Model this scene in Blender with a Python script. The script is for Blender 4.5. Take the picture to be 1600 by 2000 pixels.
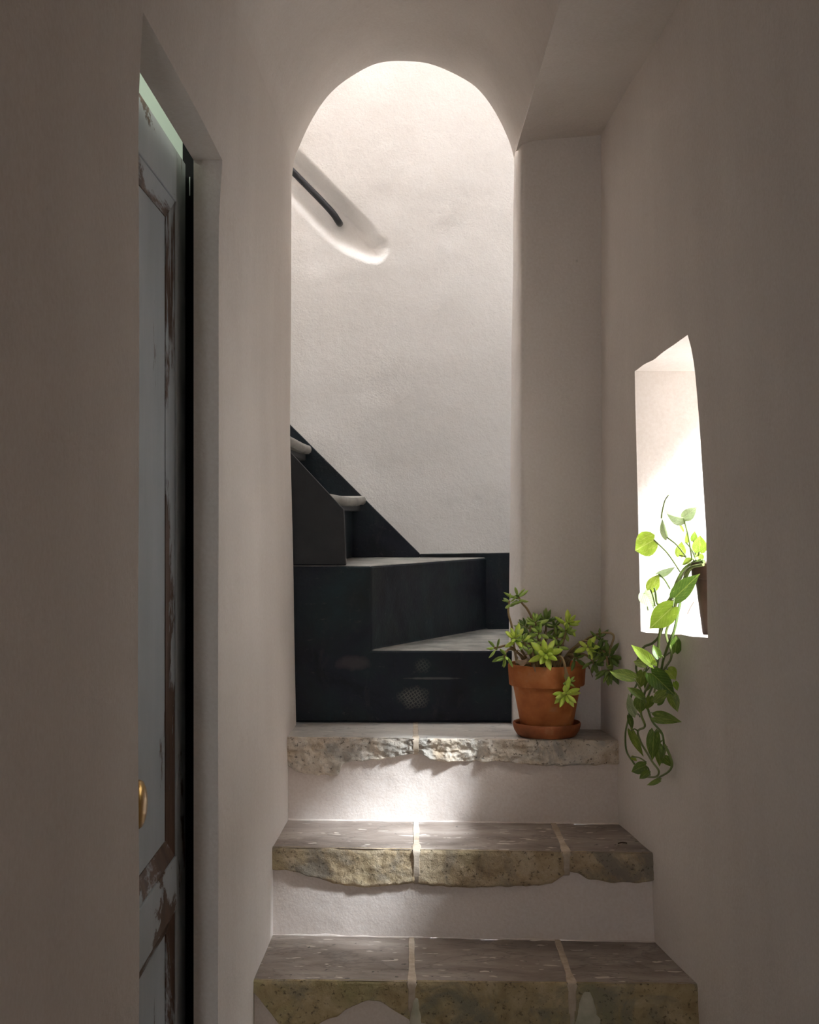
import bpy, bmesh, math, random
from mathutils import Vector, Matrix, noise
R = math.radians
scn = bpy.context.scene
for o in list(bpy.data.objects):
    bpy.data.objects.remove(o)
COL = scn.collection

# ------------------------------------------------------------------ camera, sky, sun, exposure
F = 2800.0            # focal length in pixels of the 1600 x 2000 frame
CZ = 1.263            # camera height above the corridor floor
TOPZ = 3.8            # top of the stairwell above the camera, open to the sky
cam_d = bpy.data.cameras.new('camera'); cam = bpy.data.objects.new('camera', cam_d); COL.objects.link(cam)
cam_d.sensor_fit = 'HORIZONTAL'; cam_d.sensor_width = 36; cam_d.lens = 36 * F / 1600
cam_d.clip_start = 0.02
cam.location = (0, 0, CZ); cam.rotation_euler = (R(90), 0, 0)
scn.camera = cam

world = bpy.data.worlds.new('sky'); scn.world = world; world.use_nodes = True
bg = world.node_tree.nodes['Background']
bg.inputs[0].default_value = (0.94, 0.97, 1.0, 1)
bg.inputs[1].default_value = 14.5

SUN = Vector((-1.0, 0.62, -1.15)).normalized()
sl = bpy.data.lights.new('sun', 'SUN'); so = bpy.data.objects.new('sun', sl); COL.objects.link(so)
so.rotation_euler = (-SUN).to_track_quat('Z', 'Y').to_euler()
so.location = (3, -1, 5)
sl.energy = 8.0; sl.angle = R(9); sl.color = (0.84, 0.925, 1.0)

def portal(loc, direction, sx, sy):
    l = bpy.data.lights.new('sky_portal', 'AREA'); l.shape = 'RECTANGLE'; l.size = sx; l.size_y = sy
    l.cycles.is_portal = True
    o = bpy.data.objects.new('sky_portal', l); COL.objects.link(o)
    o.location = loc; o.rotation_euler = (-Vector(direction)).to_track_quat('Z', 'Y').to_euler()
portal((-0.69, 3.85, CZ + TOPZ), (0, 0, -1), 2.1, 0.72)
portal((0.90, 2.69, CZ + 0.10), (-1, 0, 0), 0.86, 0.90)
portal((-0.195, -1.58, 0.8), (0, 1, 0), 0.12, 1.62)

scn.view_settings.view_transform = 'Standard'
scn.view_settings.look = 'None'
scn.view_settings.gamma = 1
scn.view_settings.use_curve_mapping = False
scn.view_settings.exposure = 1.10
scn.cycles.max_bounces = 14
scn.cycles.diffuse_bounces = 10
scn.cycles.use_denoising = True

# ------------------------------------------------------------------ helpers
def P(px, py, d):
    """a point at depth d that the 1600 x 2000 frame shows at (px, py)"""
    return Vector(((px - 800) * d / F, d, CZ + (1000 - py) * d / F))
def lerp(a, b, t): return a + (b - a) * t
def sstep(a, b, x):
    t = min(1, max(0, (x - a) / (b - a))); return t * t * (3 - 2 * t)
def table(pts, x):
    if x <= pts[0][0]: return pts[0][1]
    for (a, fa), (b, fb) in zip(pts, pts[1:]):
        if x <= b: return lerp(fa, fb, (x - a) / (b - a))
    return pts[-1][1]
def lin(a, b, step):
    n = max(1, math.ceil(abs(b - a) / step)); return [a + (b - a) * i / n for i in range(n)] + [b]
def nz(x, y, z, s=1.0): return noise.noise(Vector((x * s, y * s, z * s)))
def fbm(x, y, z, s, o=4): return noise.fractal(Vector((x * s, y * s, z * s)), 0.8, 2.1, o)

def tag(o, label, cat, group=None, kind=None):
    o['label'] = label; o['category'] = cat
    if group: o['group'] = group
    if kind: o['kind'] = kind
    return o
def empty(name, loc=(0, 0, 0)):
    o = bpy.data.objects.new(name, None); COL.objects.link(o); o.location = loc
    o.empty_display_size = 0.05
    return o
class MB:
    """collects vertices and faces of one mesh; coordinates are world coordinates"""
    def __init__(s): s.v = []; s.f = []; s.m = []
    def add(s, vs, fs, m=0):
        b = len(s.v); s.v += [tuple(v) for v in vs]
        s.f += [tuple(b + i for i in f) for f in fs]; s.m += [m] * len(fs)
    def grid(s, rows, m=0, skip=None, flip=False):
        nr, nc = len(rows), len(rows[0]); fs = []
        for i in range(nr - 1):
            for j in range(nc - 1):
                if skip and skip(i, j): continue
                q = (i * nc + j, i * nc + j + 1, (i + 1) * nc + j + 1, (i + 1) * nc + j)
                fs.append(q[::-1] if flip else q)
        s.add([v for r in rows for v in r], fs, m)
    def box(s, a, b, m=0):
        x0, y0, z0 = a; x1, y1, z1 = b
        s.add([(x0, y0, z0), (x1, y0, z0), (x1, y1, z0), (x0, y1, z0), (x0, y0, z1), (x1, y0, z1), (x1, y1, z1), (x0, y1, z1)],
              [(3, 2, 1, 0), (4, 5, 6, 7), (0, 1, 5, 4), (1, 2, 6, 5), (2, 3, 7, 6), (3, 0, 4, 7)], m)
    def prism(s, poly, axis, a, b, m=0):
        """poly: list of 2D points, extruded along axis from a to b"""
        def put(p, h):
            return (h, p[0], p[1]) if axis == 0 else (p[0], h, p[1]) if axis == 1 else (p[0], p[1], h)
        n = len(poly)
        s.add([put(p, a) for p in poly] + [put(p, b) for p in poly],
              [tuple(range(n)), tuple(range(2 * n - 1, n - 1, -1))] + [(i, i + n, (i + 1) % n + n, (i + 1) % n) for i in range(n)], m)
    def tube(s, pts, rad, seg=8, m=0):
        pts = [Vector(p) for p in pts]; n = len(pts); rows = []
        up = None
        for i, p in enumerate(pts):
            t = (pts[min(i + 1, n - 1)] - pts[max(i - 1, 0)]).normalized()
            if up is None: up = t.orthogonal().normalized()
            up = (up - t * up.dot(t)).normalized(); side = t.cross(up)
            r = rad(i / (n - 1)) if callable(rad) else rad
            rows.append([p + (up * math.cos(2 * math.pi * k / seg) + side * math.sin(2 * math.pi * k / seg)) * r for k in range(seg + 1)])
        s.grid([[tuple(v) for v in r] for r in rows], m)
        s.add([tuple(v) for v in rows[0][:-1]], [tuple(range(seg))[::-1]], m)
        s.add([tuple(v) for v in rows[-1][:-1]], [tuple(range(seg))], m)
    def lathe(s, prof, c, seg=48, m=0, wob=0):
        rows = []
        for r, z in prof:
            rows.append([(c[0] + r * math.cos(2 * math.pi * k / seg), c[1] + r * math.sin(2 * math.pi * k / seg),
                          c[2] + z + wob * nz(math.cos(2 * math.pi * k / seg) * 2, math.sin(2 * math.pi * k / seg) * 2, z * 30)) for k in range(seg + 1)])
        s.grid(rows, m)
    def build(s, name, mats, parent=None, smooth=False, merge=True, bevel=0, fix=True):
        me = bpy.data.meshes.new(name)
        org = parent_loc(parent)
        me.from_pydata([(x - org.x, y - org.y, z - org.z) for x, y, z in s.v], [], s.f)
        for mt in (mats if isinstance(mats, (list, tuple)) else [mats]): me.materials.append(mt)
        me.polygons.foreach_set('material_index', s.m)
        bm = bmesh.new(); bm.from_mesh(me)
        if merge: bmesh.ops.remove_doubles(bm, verts=bm.verts, dist=1e-5)
        if fix: bmesh.ops.recalc_face_normals(bm, faces=bm.faces)
        bm.to_mesh(me); bm.free()
        if smooth:
            me.polygons.foreach_set('use_smooth', [True] * len(me.polygons))
            me.set_sharp_from_angle(angle=R(smooth if smooth is not True else 40))
        o = bpy.data.objects.new(name, me); COL.objects.link(o)
        if parent: o.parent = parent
        if bevel:
            b = o.modifiers.new('bevel', 'BEVEL'); b.width = bevel; b.segments = 2; b.limit_method = 'ANGLE'; b.angle_limit = R(40)
        return o
def parent_loc(p):
    v = Vector((0, 0, 0))
    while p: v += p.location; p = p.parent
    return v
def curve_pts(ctrl, n=6):
    """Catmull-Rom through control points"""
    c = [Vector(p) for p in ctrl]; c = [c[0] * 2 - c[1]] + c + [c[-1] * 2 - c[-2]]; out = []
    for i in range(1, len(c) - 2):
        for k in range(n):
            t = k / n
            out.append(0.5 * ((2 * c[i]) + (c[i + 1] - c[i - 1]) * t + (2 * c[i - 1] - 5 * c[i] + 4 * c[i + 1] - c[i + 2]) * t * t + (3 * c[i] - c[i - 1] - 3 * c[i + 1] + c[i + 2]) * t ** 3))
    out.append(c[-2]); return out

# ------------------------------------------------------------------ materials
class NT:
    def __init__(s, name):
        s.mat = bpy.data.materials.new(name); s.mat.use_nodes = True
        s.t = s.mat.node_tree; s.b = s.t.nodes['Principled BSDF']
        s.obj = s.n('ShaderNodeTexCoord').outputs['Object']
    def n(s, typ, **kw):
        k = s.t.nodes.new(typ)
        for a, v in kw.items(): setattr(k, a, v)
        return k
    def L(s, a, b): s.t.links.new(a, b)
    def coord(s, scale=(1, 1, 1), rot=(0, 0, 0), loc=(0, 0, 0)):
        m = s.n('ShaderNodeMapping'); m.inputs['Scale'].default_value = scale; m.inputs['Rotation'].default_value = rot
        m.inputs['Location'].default_value = loc; s.L(s.obj, m.inputs['Vector']); return m.outputs[0]
    def noise(s, scale, detail=6, rough=0.55, vec=None, dist=0):
        k = s.n('ShaderNodeTexNoise'); k.inputs['Scale'].default_value = scale; k.inputs['Detail'].default_value = detail
        k.inputs['Roughness'].default_value = rough; k.inputs['Distortion'].default_value = dist
        s.L(vec if vec is not None else s.obj, k.inputs['Vector']); return k.outputs['Fac']
    def ramp(s, fac, stops):
        k = s.n('ShaderNodeValToRGB'); e = k.color_ramp.elements
        while len(e) < len(stops): e.new(0.5)
        for i, (p, c) in enumerate(stops):
            e[i].position = p; e[i].color = (c, c, c, 1) if isinstance(c, (int, float)) else (*c, 1)
        s.L(fac, k.inputs['Fac']); return k.outputs['Color']
    def mix(s, fac, a, b, mode='MIX'):
        k = s.n('ShaderNodeMix', data_type='RGBA', blend_type=mode)
        for v, i in ((fac, 0), (a, 6), (b, 7)):
            if isinstance(v, (int, float)): k.inputs[i].default_value = v
            elif isinstance(v, tuple): k.inputs[i].default_value = (*v, 1)
            else: s.L(v, k.inputs[i])
        return k.outputs[2]
    def math(s, op, a, b=0.0):
        k = s.n('ShaderNodeMath', operation=op)
        for v, i in ((a, 0), (b, 1)):
            if isinstance(v, (int, float)): k.inputs[i].default_value = v
            else: s.L(v, k.inputs[i])
        return k.outputs[0]
    def bump(s, h, strength=0.3, dist=0.01, prev=None):
        k = s.n('ShaderNodeBump'); k.inputs['Strength'].default_value = strength; k.inputs['Distance'].default_value = dist
        s.L(h, k.inputs['Height'])
        if prev is not None: s.L(prev, k.inputs['Normal'])
        return k.outputs[0]
    def done(s, color, rough=0.8, bump=None, spec=0.3, metal=0):
        for v, key in ((color, 'Base Color'), (rough, 'Roughness')):
            if isinstance(v, tuple): s.b.inputs[key].default_value = (*v, 1)
            elif isinstance(v, (int, float)): s.b.inputs[key].default_value = v
            else: s.L(v, s.b.inputs[key])
        s.b.inputs['Specular IOR Level'].default_value = spec; s.b.inputs['Metallic'].default_value = metal
        if bump is not None: s.L(bump, s.b.inputs['Normal'])
        return s.mat

def plaster(name, base, dark, grit=0.25, streak=True):
    t = NT(name)
    big = t.noise(2.2, 4, 0.5)
    if streak:
        st = t.noise(6, 5, 0.6, t.coord((1, 1, 0.12)))
        big = t.math('ADD', t.math('MULTIPLY', big, 0.55), t.math('MULTIPLY', st, 0.45))
    c = t.ramp(big, [(0.34, dark), (0.62, base)])
    fine = t.noise(160, 3, 0.6)
    c = t.mix(0.12, c, t.ramp(fine, [(0.3, 0.25), (0.7, 0.9)]), 'OVERLAY')
    spots = t.ramp(t.noise(34, 2, 0.4), [(0.17, 0.45), (0.205, 1.0)])
    c = t.mix(0.35, c, spots, 'MULTIPLY')
    b = t.bump(t.noise(11, 4, 0.5), 0.22, 0.02)
    b = t.bump(t.noise(190, 4, 0.65), grit, 0.0025, b)
    return t.done(c, 0.88, b, 0.15)
M_wall = plaster('lime_plaster', (0.705, 0.648, 0.60), (0.635, 0.577, 0.53))
M_white = plaster('white_stair_plaster', (0.79, 0.772, 0.755), (0.73, 0.71, 0.69), 0.45, False)
M_oppwall = plaster('added_wall_grey_plaster', (0.28, 0.275, 0.27), (0.22, 0.215, 0.21))  # for the added wall outside, kept dark to cut bounce into the window
M_riser = plaster('riser_plaster', (0.68, 0.60, 0.545), (0.58, 0.495, 0.44), 0.35, False)

def stone_top(name, c0, c1, c2):
    t = NT(name)
    big = t.noise(5, 6, 0.6, t.coord((1, 2.2, 1)), 0.6)
    c = t.ramp(big, [(0.3, c0), (0.5, c1), (0.72, c2)])
    vein = t.ramp(t.noise(3.0, 6, 0.62, t.coord((0.9, 2.0, 1), (0, 0, 0.5)), 0.5), [(0.485, 1.0), (0.498, 0.35), (0.511, 1.0)])
    c = t.mix(0.6, c, vein, 'MULTIPLY')
    mask = t.ramp(t.noise(42, 2, 0.5, t.coord((0.55, 1.5, 1), (0, 0, 0.25))), [(0.66, 0.0), (0.685, 1.0)])
    c = t.mix(mask, c, (0.62, 0.56, 0.49))
    c = t.mix(t.ramp(t.noise(60, 2), [(0.26, 1.0), (0.29, 0.0)]), c, (0.05, 0.04, 0.03))
    b = t.bump(t.noise(26, 5, 0.6), 0.25, 0.006)
    return t.done(c, t.ramp(t.noise(14, 4), [(0.3, 0.34), (0.7, 0.52)]), b, 0.45)
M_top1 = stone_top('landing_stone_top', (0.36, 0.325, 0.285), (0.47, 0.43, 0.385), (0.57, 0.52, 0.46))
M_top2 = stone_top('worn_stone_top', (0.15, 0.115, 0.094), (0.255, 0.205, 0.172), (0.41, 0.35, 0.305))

def stone_face(name, a, b_, c_, stain, moss, bs=0.8):
    t = NT(name)
    c = t.ramp(t.noise(16, 8, 0.66, None, 0.5), [(0.28, a), (0.47, b_), (0.68, c_)])
    c = t.mix(t.ramp(t.noise(9, 6, 0.65, t.coord((1, 1, 1), (0, 0, 0), (3, 1, 2)), 0.8), [(0.5, 0.0), (0.62, 0.85)]), c, stain)
    c = t.mix(t.ramp(t.noise(6, 5, 0.6, t.coord((1, 1, 1), (0, 0, 0), (7, 5, 1))), [(0.52, 0.0), (0.68, 0.7)]), c, moss)
    c = t.mix(t.ramp(t.noise(120, 3, 0.7), [(0.32, 0.75), (0.42, 0.0)]), c, (0.07, 0.05, 0.03))
    b = t.bump(t.noise(45, 8, 0.7), bs, 0.008); b = t.bump(t.noise(220, 4, 0.7), 0.5, 0.002, b)
    return t.done(c, 0.82, b, 0.3)
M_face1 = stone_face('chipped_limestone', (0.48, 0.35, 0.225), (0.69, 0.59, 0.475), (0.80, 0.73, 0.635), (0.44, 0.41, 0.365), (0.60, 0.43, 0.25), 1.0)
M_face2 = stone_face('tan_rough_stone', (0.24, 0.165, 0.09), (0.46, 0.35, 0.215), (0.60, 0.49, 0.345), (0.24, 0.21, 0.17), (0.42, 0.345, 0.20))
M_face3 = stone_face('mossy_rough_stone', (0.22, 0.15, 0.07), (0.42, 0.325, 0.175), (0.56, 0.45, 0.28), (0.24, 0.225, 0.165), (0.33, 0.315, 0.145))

t = NT('lime_mortar'); c = t.ramp(t.noise(40, 5), [(0.3, (0.42, 0.335, 0.25)), (0.7, (0.60, 0.51, 0.41))])
M_mortar = t.done(c, 0.9, t.bump(t.noise(120, 5, 0.7), 0.5, 0.003), 0.2)
t = NT('pale_mortar'); c = t.ramp(t.noise(30, 5), [(0.3, (0.40, 0.38, 0.28)), (0.7, (0.58, 0.55, 0.44))])
M_palemortar = t.done(c, 0.9, t.bump(t.noise(90, 5, 0.7), 0.5, 0.003), 0.2)

def black_paint(name, top=False):
    t = NT(name)
    n = t.noise(5, 6, 0.6, None, 0.4)
    c = t.ramp(n, [(0.3, (0.006, 0.007, 0.009)), (0.45, (0.013, 0.015, 0.024)), (0.54, (0.013, 0.020, 0.025)), (0.70, (0.013, 0.032, 0.038) if top else (0.012, 0.013, 0.019))])
    c = t.mix(t.ramp(t.noise(3.1, 5, 0.6, t.coord((1, 1, 1), (0, 0, 0), (4, 2, 9))), [(0.5, 0.0), (0.66, 0.8)]), c, (0.012, 0.0095, 0.007))
    dust = t.ramp(t.noise(70, 6, 0.75, t.coord((0.5, 1, 1))), [(0.60, 0.0), (0.78, 0.5)])
    c = t.mix(dust, c, (0.10, 0.10, 0.10))
    c = t.mix(t.ramp(t.noise(26, 8, 0.75, t.coord((1, 1, 0.4))), [(0.55, 0.0), (0.8, 0.4)]), c, (0.055, 0.055, 0.052))
    # worn dust on faces that look up
    g = t.n('ShaderNodeNewGeometry'); sx = t.n('ShaderNodeSeparateXYZ'); t.L(g.outputs['Normal'], sx.inputs[0])
    up = t.ramp(sx.outputs[2], [(0.55, 0.0), (0.9, 1.0)])
    worn = t.ramp(t.noise(16, 7, 0.65), [(0.28, (0.07, 0.07, 0.066)), (0.7, (0.31, 0.285, 0.25))])
    c = t.mix(up, c, worn)
    if top:    # scuffs left by shoes on the front of the lowest step
        o = t.obj
        def blob(cx, cz, rx, rz):
            m = t.n('ShaderNodeMapping'); m.vector_type = 'POINT'
            m.inputs['Location'].default_value = (-cx / rx, 0, -cz / rz); m.inputs['Scale'].default_value = (1 / rx, 0.0, 1 / rz)
            t.L(o, m.inputs['Vector']); l = t.n('ShaderNodeVectorMath', operation='LENGTH'); t.L(m.outputs[0], l.inputs[0])
            return t.ramp(t.math('ADD', l.outputs['Value'], t.math('MULTIPLY', t.math('SUBTRACT', t.noise(40, 4), 0.5), 0.9)), [(0.45, 1.0), (1.0, 0.0)])
        v = t.n('ShaderNodeTexVoronoi', feature='DISTANCE_TO_EDGE'); v.inputs['Scale'].default_value = 1.0; v.inputs['Randomness'].default_value = 0.35
        t.L(t.coord((135, 0.0, 135), (0, 0.6, 0)), v.inputs['Vector'])
        cell = t.ramp(v.outputs['Distance'], [(0.08, 1.0), (0.22, 0.15)])
        org = Vector((0, 3.5, CZ - 0.515)); a = P(808, 1362, 3.5) - org; b2 = P(826, 1300, 3.5) - org; l3 = P(845, 1325, 3.5) - org
        m1 = t.math('MULTIPLY', blob(a.x, a.z, 0.042, 0.03), cell)
        m2 = t.math('MULTIPLY', blob(b2.x, b2.z, 0.022, 0.02), cell)
        m3 = blob(l3.x, l3.z, 0.075, 0.0035)
        c = t.mix(t.math('MULTIPLY', m1, 0.85), c, (0.13, 0.125, 0.11)); c = t.mix(t.math('MULTIPLY', m2, 0.5), c, (0.11, 0.11, 0.10))
        c = t.mix(t.math('MULTIPLY', m3, 0.7), c, (0.12, 0.12, 0.115))
        p4 = P(690, 1295, 3.5) - org
        c = t.mix(t.math('MULTIPLY', blob(p4.x, p4.z, 0.05, 0.02), 0.35), c, (0.11, 0.08, 0.085))
    b = t.bump(t.noise(9, 4), 0.3, 0.01); b = t.bump(t.noise(150, 4, 0.65), 0.3, 0.0025, b)
    return t.done(c, t.ramp(n, [(0.3, 0.62), (0.7, 0.48)]), b, 0.22)
M_black = black_paint('black_painted_masonry', True)
M_blackw = black_paint('black_painted_wood')
t = NT('stringer_grey_black'); M_string = t.done(t.ramp(t.noise(20, 6), [(0.3, (0.012, 0.012, 0.013)), (0.7, (0.021, 0.020, 0.021))]), 0.55, t.bump(t.noise(200, 3), 0.2, 0.002), 0.4)
t = NT('worn_tread_wood'); M_tread = t.done(t.ramp(t.noise(18, 7, 0.65, t.coord((1, 0.25, 1))), [(0.3, (0.13, 0.125, 0.115)), (0.7, (0.33, 0.31, 0.28))]), 0.6, t.bump(t.noise(40, 6), 0.3, 0.003), 0.3)
t = NT('black_iron'); M_iron = t.done((0.012, 0.013, 0.016), 0.38, None, 0.5)
t = NT('matt_black'); M_dark = t.done((0.006, 0.006, 0.006), 0.8, None, 0.2)
t = NT('brass'); M_brass = t.done(t.ramp(t.noise(30, 4), [(0.3, (0.34, 0.20, 0.06)), (0.7, (0.55, 0.36, 0.13))]), 0.3, None, 0.5, 1.0)
t = NT('steel'); M_steel = t.done((0.55, 0.57, 0.55), 0.35, None, 0.5, 1.0)
t = NT('pale_green_paint'); M_green = t.done((0.62, 0.68, 0.60), 0.6, t.bump(t.noise(60, 4), 0.1, 0.003), 0.3)

def door_paint(name, lo, hi, g=(1, 1, 0.22)):
    t = NT(name)
    c = t.ramp(t.noise(5, 6, 0.6, t.coord((1, 1, 0.35))), [(0.3, (0.33, 0.365, 0.39)), (0.7, (0.43, 0.465, 0.49))])
    bare = t.ramp(t.noise(30, 6, 0.65, t.coord((1, 1, 0.2))), [(0.3, (0.055, 0.030, 0.018)), (0.7, (0.15, 0.085, 0.055))])
    w = t.ramp(t.noise(9, 7, 0.7, t.coord(g), 0.4), [(lo, 0.0), (hi, 1.0)])
    c = t.mix(w, c, bare)
    b = t.bump(w, 0.25, 0.003); b = t.bump(t.noise(60, 5, 0.6, t.coord((1, 1, 0.1))), 0.15, 0.003, b)
    return t.done(c, 0.55, b, 0.35)
M_door = door_paint('worn_grey_blue_paint', 0.625, 0.645)
M_doorrail = door_paint('stripped_grey_blue_paint', 0.53, 0.55, (1, 0.35, 1.0))
M_doorbare = door_paint('bare_brown_moulding', 0.42, 0.47)
M_doorbareh = door_paint('bare_brown_rail_moulding', 0.42, 0.47, (1, 0.22, 1))

t = NT('terracotta')
c = t.ramp(t.noise(14, 6, 0.6), [(0.3, (0.30, 0.085, 0.022)), (0.55, (0.47, 0.155, 0.045)), (0.75, (0.56, 0.23, 0.085))])
c = t.mix(t.ramp(t.noise(26, 6, 0.7), [(0.58, 0.0), (0.72, 0.55)]), c, (0.40, 0.26, 0.15))
M_terra = t.done(c, 0.75, t.bump(t.noise(90, 4), 0.2, 0.002), 0.3)
t = NT('terracotta_dark_stained')
c = t.ramp(t.noise(18, 6, 0.6), [(0.3, (0.17, 0.05, 0.018)), (0.6, (0.33, 0.10, 0.033)), (0.8, (0.42, 0.22, 0.10))])
M_terra2 = t.done(c, 0.7, t.bump(t.noise(90, 4), 0.3, 0.002), 0.35)
t = NT('pot_brown'); M_potb = t.done(t.ramp(t.noise(20, 5), [(0.3, (0.055, 0.030, 0.022)), (0.7, (0.12, 0.065, 0.045))]), 0.6, None, 0.35)
t = NT('potting_soil'); M_soil = t.done(t.ramp(t.noise(80, 5, 0.7), [(0.3, (0.012, 0.008, 0.005)), (0.7, (0.06, 0.038, 0.024))]), 0.95, t.bump(t.noise(90, 5), 1.0, 0.01), 0.1)

def leafy(name, a, b_, c_, trans=0.35, rough=0.38, vein=None):
    t = NT(name)
    oi = t.n('ShaderNodeObjectInfo')
    col = t.ramp(oi.outputs['Random'], [(0.0, a), (0.5, b_), (1.0, c_)])
    col = t.mix(0.35, col, t.ramp(t.noise(3.5, 4, 0.6), [(0.3, 0.25), (0.7, 0.8)]), 'OVERLAY')
    bmp = None
    if vein:
        sx = t.n('ShaderNodeSeparateXYZ'); t.L(t.obj, sx.inputs[0]); ay = t.math('ABSOLUTE', sx.outputs[1])
        streak = t.noise(2.6, 3, 0.6, t.coord((1.0, 5.5, 1.0), (0, 0, 0.5)), 0.5)
        ad = t.math('ADD', streak, t.math('MULTIPLY', oi.outputs['Random'], 0.12))
        col = t.mix(t.ramp(ad, [(0.63, 0.0), (0.72, 0.75)]), col, vein)
        side = t.math('SINE', t.math('MULTIPLY', t.math('SUBTRACT', sx.outputs[0], t.math('MULTIPLY', ay, 0.9)), 46.0))
        col = t.mix(t.ramp(side, [(0.80, 0.0), (1.0, 0.22)]), col, vein)
        col = t.mix(t.ramp(ay, [(0.010, 0.65), (0.026, 0.0)]), col, vein)
        bmp = t.bump(side, 0.12, 0.02)
    t.done(col, rough, bmp, 0.45)
    if trans:
        tr = t.n('ShaderNodeBsdfTranslucent'); mx = t.n('ShaderNodeMixShader'); mx.inputs[0].default_value = trans
        t.L(t.mix(0.5, col, (0.9, 0.95, 0.12), 'MULTIPLY') if False else col, tr.inputs['Color'])
        out = t.t.nodes['Material Output']
        t.L(t.b.outputs[0], mx.inputs[1]); t.L(tr.outputs[0], mx.inputs[2]); t.L(mx.outputs[0], out.inputs['Surface'])
    return t.mat
M_succ = leafy('succulent_green', (0.20, 0.30, 0.05), (0.29, 0.41, 0.07), (0.38, 0.50, 0.11), 0.15, 0.42)
M_succlit = leafy('succulent_lit_green', (0.48, 0.63, 0.08), (0.57, 0.71, 0.10), (0.66, 0.77, 0.15), 0.2, 0.4)  # for the lit rosettes; their light is put into the leaf colour
M_succd = leafy('succulent_deep_green', (0.11, 0.175, 0.035), (0.16, 0.235, 0.045), (0.22, 0.30, 0.065), 0.12, 0.45)
M_stem = leafy('succulent_stem_brown', (0.22, 0.14, 0.06), (0.27, 0.18, 0.08), (0.32, 0.23, 0.11), 0, 0.6)
M_dry = leafy('dry_leaf_brown', (0.20, 0.13, 0.08), (0.30, 0.21, 0.13), (0.38, 0.28, 0.18), 0.1, 0.8)
M_dead = leafy('dead_leaf_dark', (0.05, 0.03, 0.018), (0.06, 0.036, 0.02), (0.07, 0.04, 0.025), 0, 0.7)
M_poth = leafy('pothos_green', (0.075, 0.145, 0.022), (0.12, 0.20, 0.028), (0.17, 0.25, 0.036), 0.32, 0.3, (0.40, 0.46, 0.10))
M_pothb = leafy('pothos_yellow_green', (0.22, 0.34, 0.03), (0.29, 0.41, 0.04), (0.36, 0.47, 0.06), 0.5, 0.32, (0.52, 0.58, 0.16))
M_pothp = leafy('pothos_pale_green', (0.26, 0.33, 0.15), (0.30, 0.37, 0.18), (0.35, 0.41, 0.22), 0.3, 0.35, (0.45, 0.50, 0.30))
M_vine = leafy('pothos_vine_green', (0.10, 0.15, 0.03), (0.13, 0.18, 0.04), (0.17, 0.20, 0.06), 0, 0.4)

# ------------------------------------------------------------------ the setting
DOOR0, DOOR1, HEAD = 1.64, 2.33, 0.572          # doorway in the left wall (depths, head height above camera)
BACKD = 4.14                                    # stairwell back wall
END_X = [(-0.6, -0.272), (-0.515, -0.2725), (-0.125, -0.281), (0.2, -0.290), (0.5, -0.287), (0.83, -0.284), (1.0, -0.284)]
def XL(d, zr):
    e = table(END_X, zr)
    x = lerp(-0.31, e, min(1, max(0, (d - 2.33) / 1.17)))
    x = lerp(x, -0.2865, sstep(0.42, 0.86, zr))
    return x + 0.0022 * nz(d, 3.1, zr, 3.0)
def XR(d, zr):
    return 0.455 + (0.071 - 0.0625 * max(-1.0, min(0.95, zr))) * (3.39 - d) + 0.002 * nz(d, 8.4, zr, 3.0)

# left wall: with the doorway, a soft corner at the stair and its return into the stairwell
m = MB()
ds = lin(-1.6, DOOR0, 0.12) + lin(DOOR0, DOOR1, 0.06)[1:] + lin(DOOR1, 3.47, 0.045)[1:]
zs = lin(-CZ, -0.6, 0.1)[:-1] + lin(-0.6, HEAD, 0.05) + lin(HEAD, 1.0, 0.04)[1:] + [1.4, 2.0, TOPZ]
jd0, jd1, iz = ds.index(DOOR0), ds.index(DOOR1), zs.index(HEAD)
rows = []
for z in zs:
    r = [(XL(d, z), d, CZ + z) for d in ds]
    x = XL(3.47, z)
    for k in range(1, 6):
        a = R(18 * k); r.append((x - 0.03 * (1 - math.cos(a)), 3.47 + 0.03 * math.sin(a), CZ + z))
    r += [(-0.6, 3.5, CZ + z), (-1.7, 3.5, CZ + z)]
    rows.append(r)
hole = lambda i, j: i < iz and jd0 <= j < jd1
m.grid(rows, 0, hole)
XB = -0.351
m.grid([[(XB, d, CZ + z) for d in ds if d < 2.75] for z in zs], 0, hole)
for j in (jd0, jd1):       # reveals of the doorway
    m.grid([[(XL(ds[j], z), ds[j], CZ + z), (XB, ds[j], CZ + z)] for z in zs[:iz + 1]])
m.grid([[(XL(d, HEAD), d, CZ + HEAD), (XB, d, CZ + HEAD)] for d in ds[jd0:jd1 + 1]])
o = m.build('wall_left', M_wall, smooth=35); tag(o, 'bare plaster wall holding the sliding door, beside the stone steps', 'wall', kind='structure')

# right wall with the deep window opening
def win_near(zr): return table([(-0.30, 2.535), (-0.225, 2.535), (-0.05, 2.51), (0.15, 2.515), (0.24, 2.525), (0.285, 2.545), (0.32, 2.575), (0.4, 2.60)], zr)
WIN_FAR = 3.017
def win_top(d): return 0.296 + 0.022 * (WIN_FAR - d) / 0.49 + 0.004 * nz(d, 1, 1, 9)
def win_bot(d): return -0.252 + 0.030 * (WIN_FAR - d) / 0.49 + 0.003 * nz(d, 4, 1, 12)
THICK = 0.32
cols = [('far', t_) for t_ in lin(0.0, 1.0, 0.12)] + [('win', t_) for t_ in lin(0.0, 1.0, 0.06)[1:]] + [('near', t_) for t_ in lin(0.0, 1.0, 0.045)[1:]]
rws = [('bot', t_) for t_ in lin(0.0, 1.0, 0.06)] + [('win', t_) for t_ in lin(0.0, 1.0, 0.05)[1:]] + [('top', t_) for t_ in lin(0.0, 1.0, 0.05)[1:]]
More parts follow.
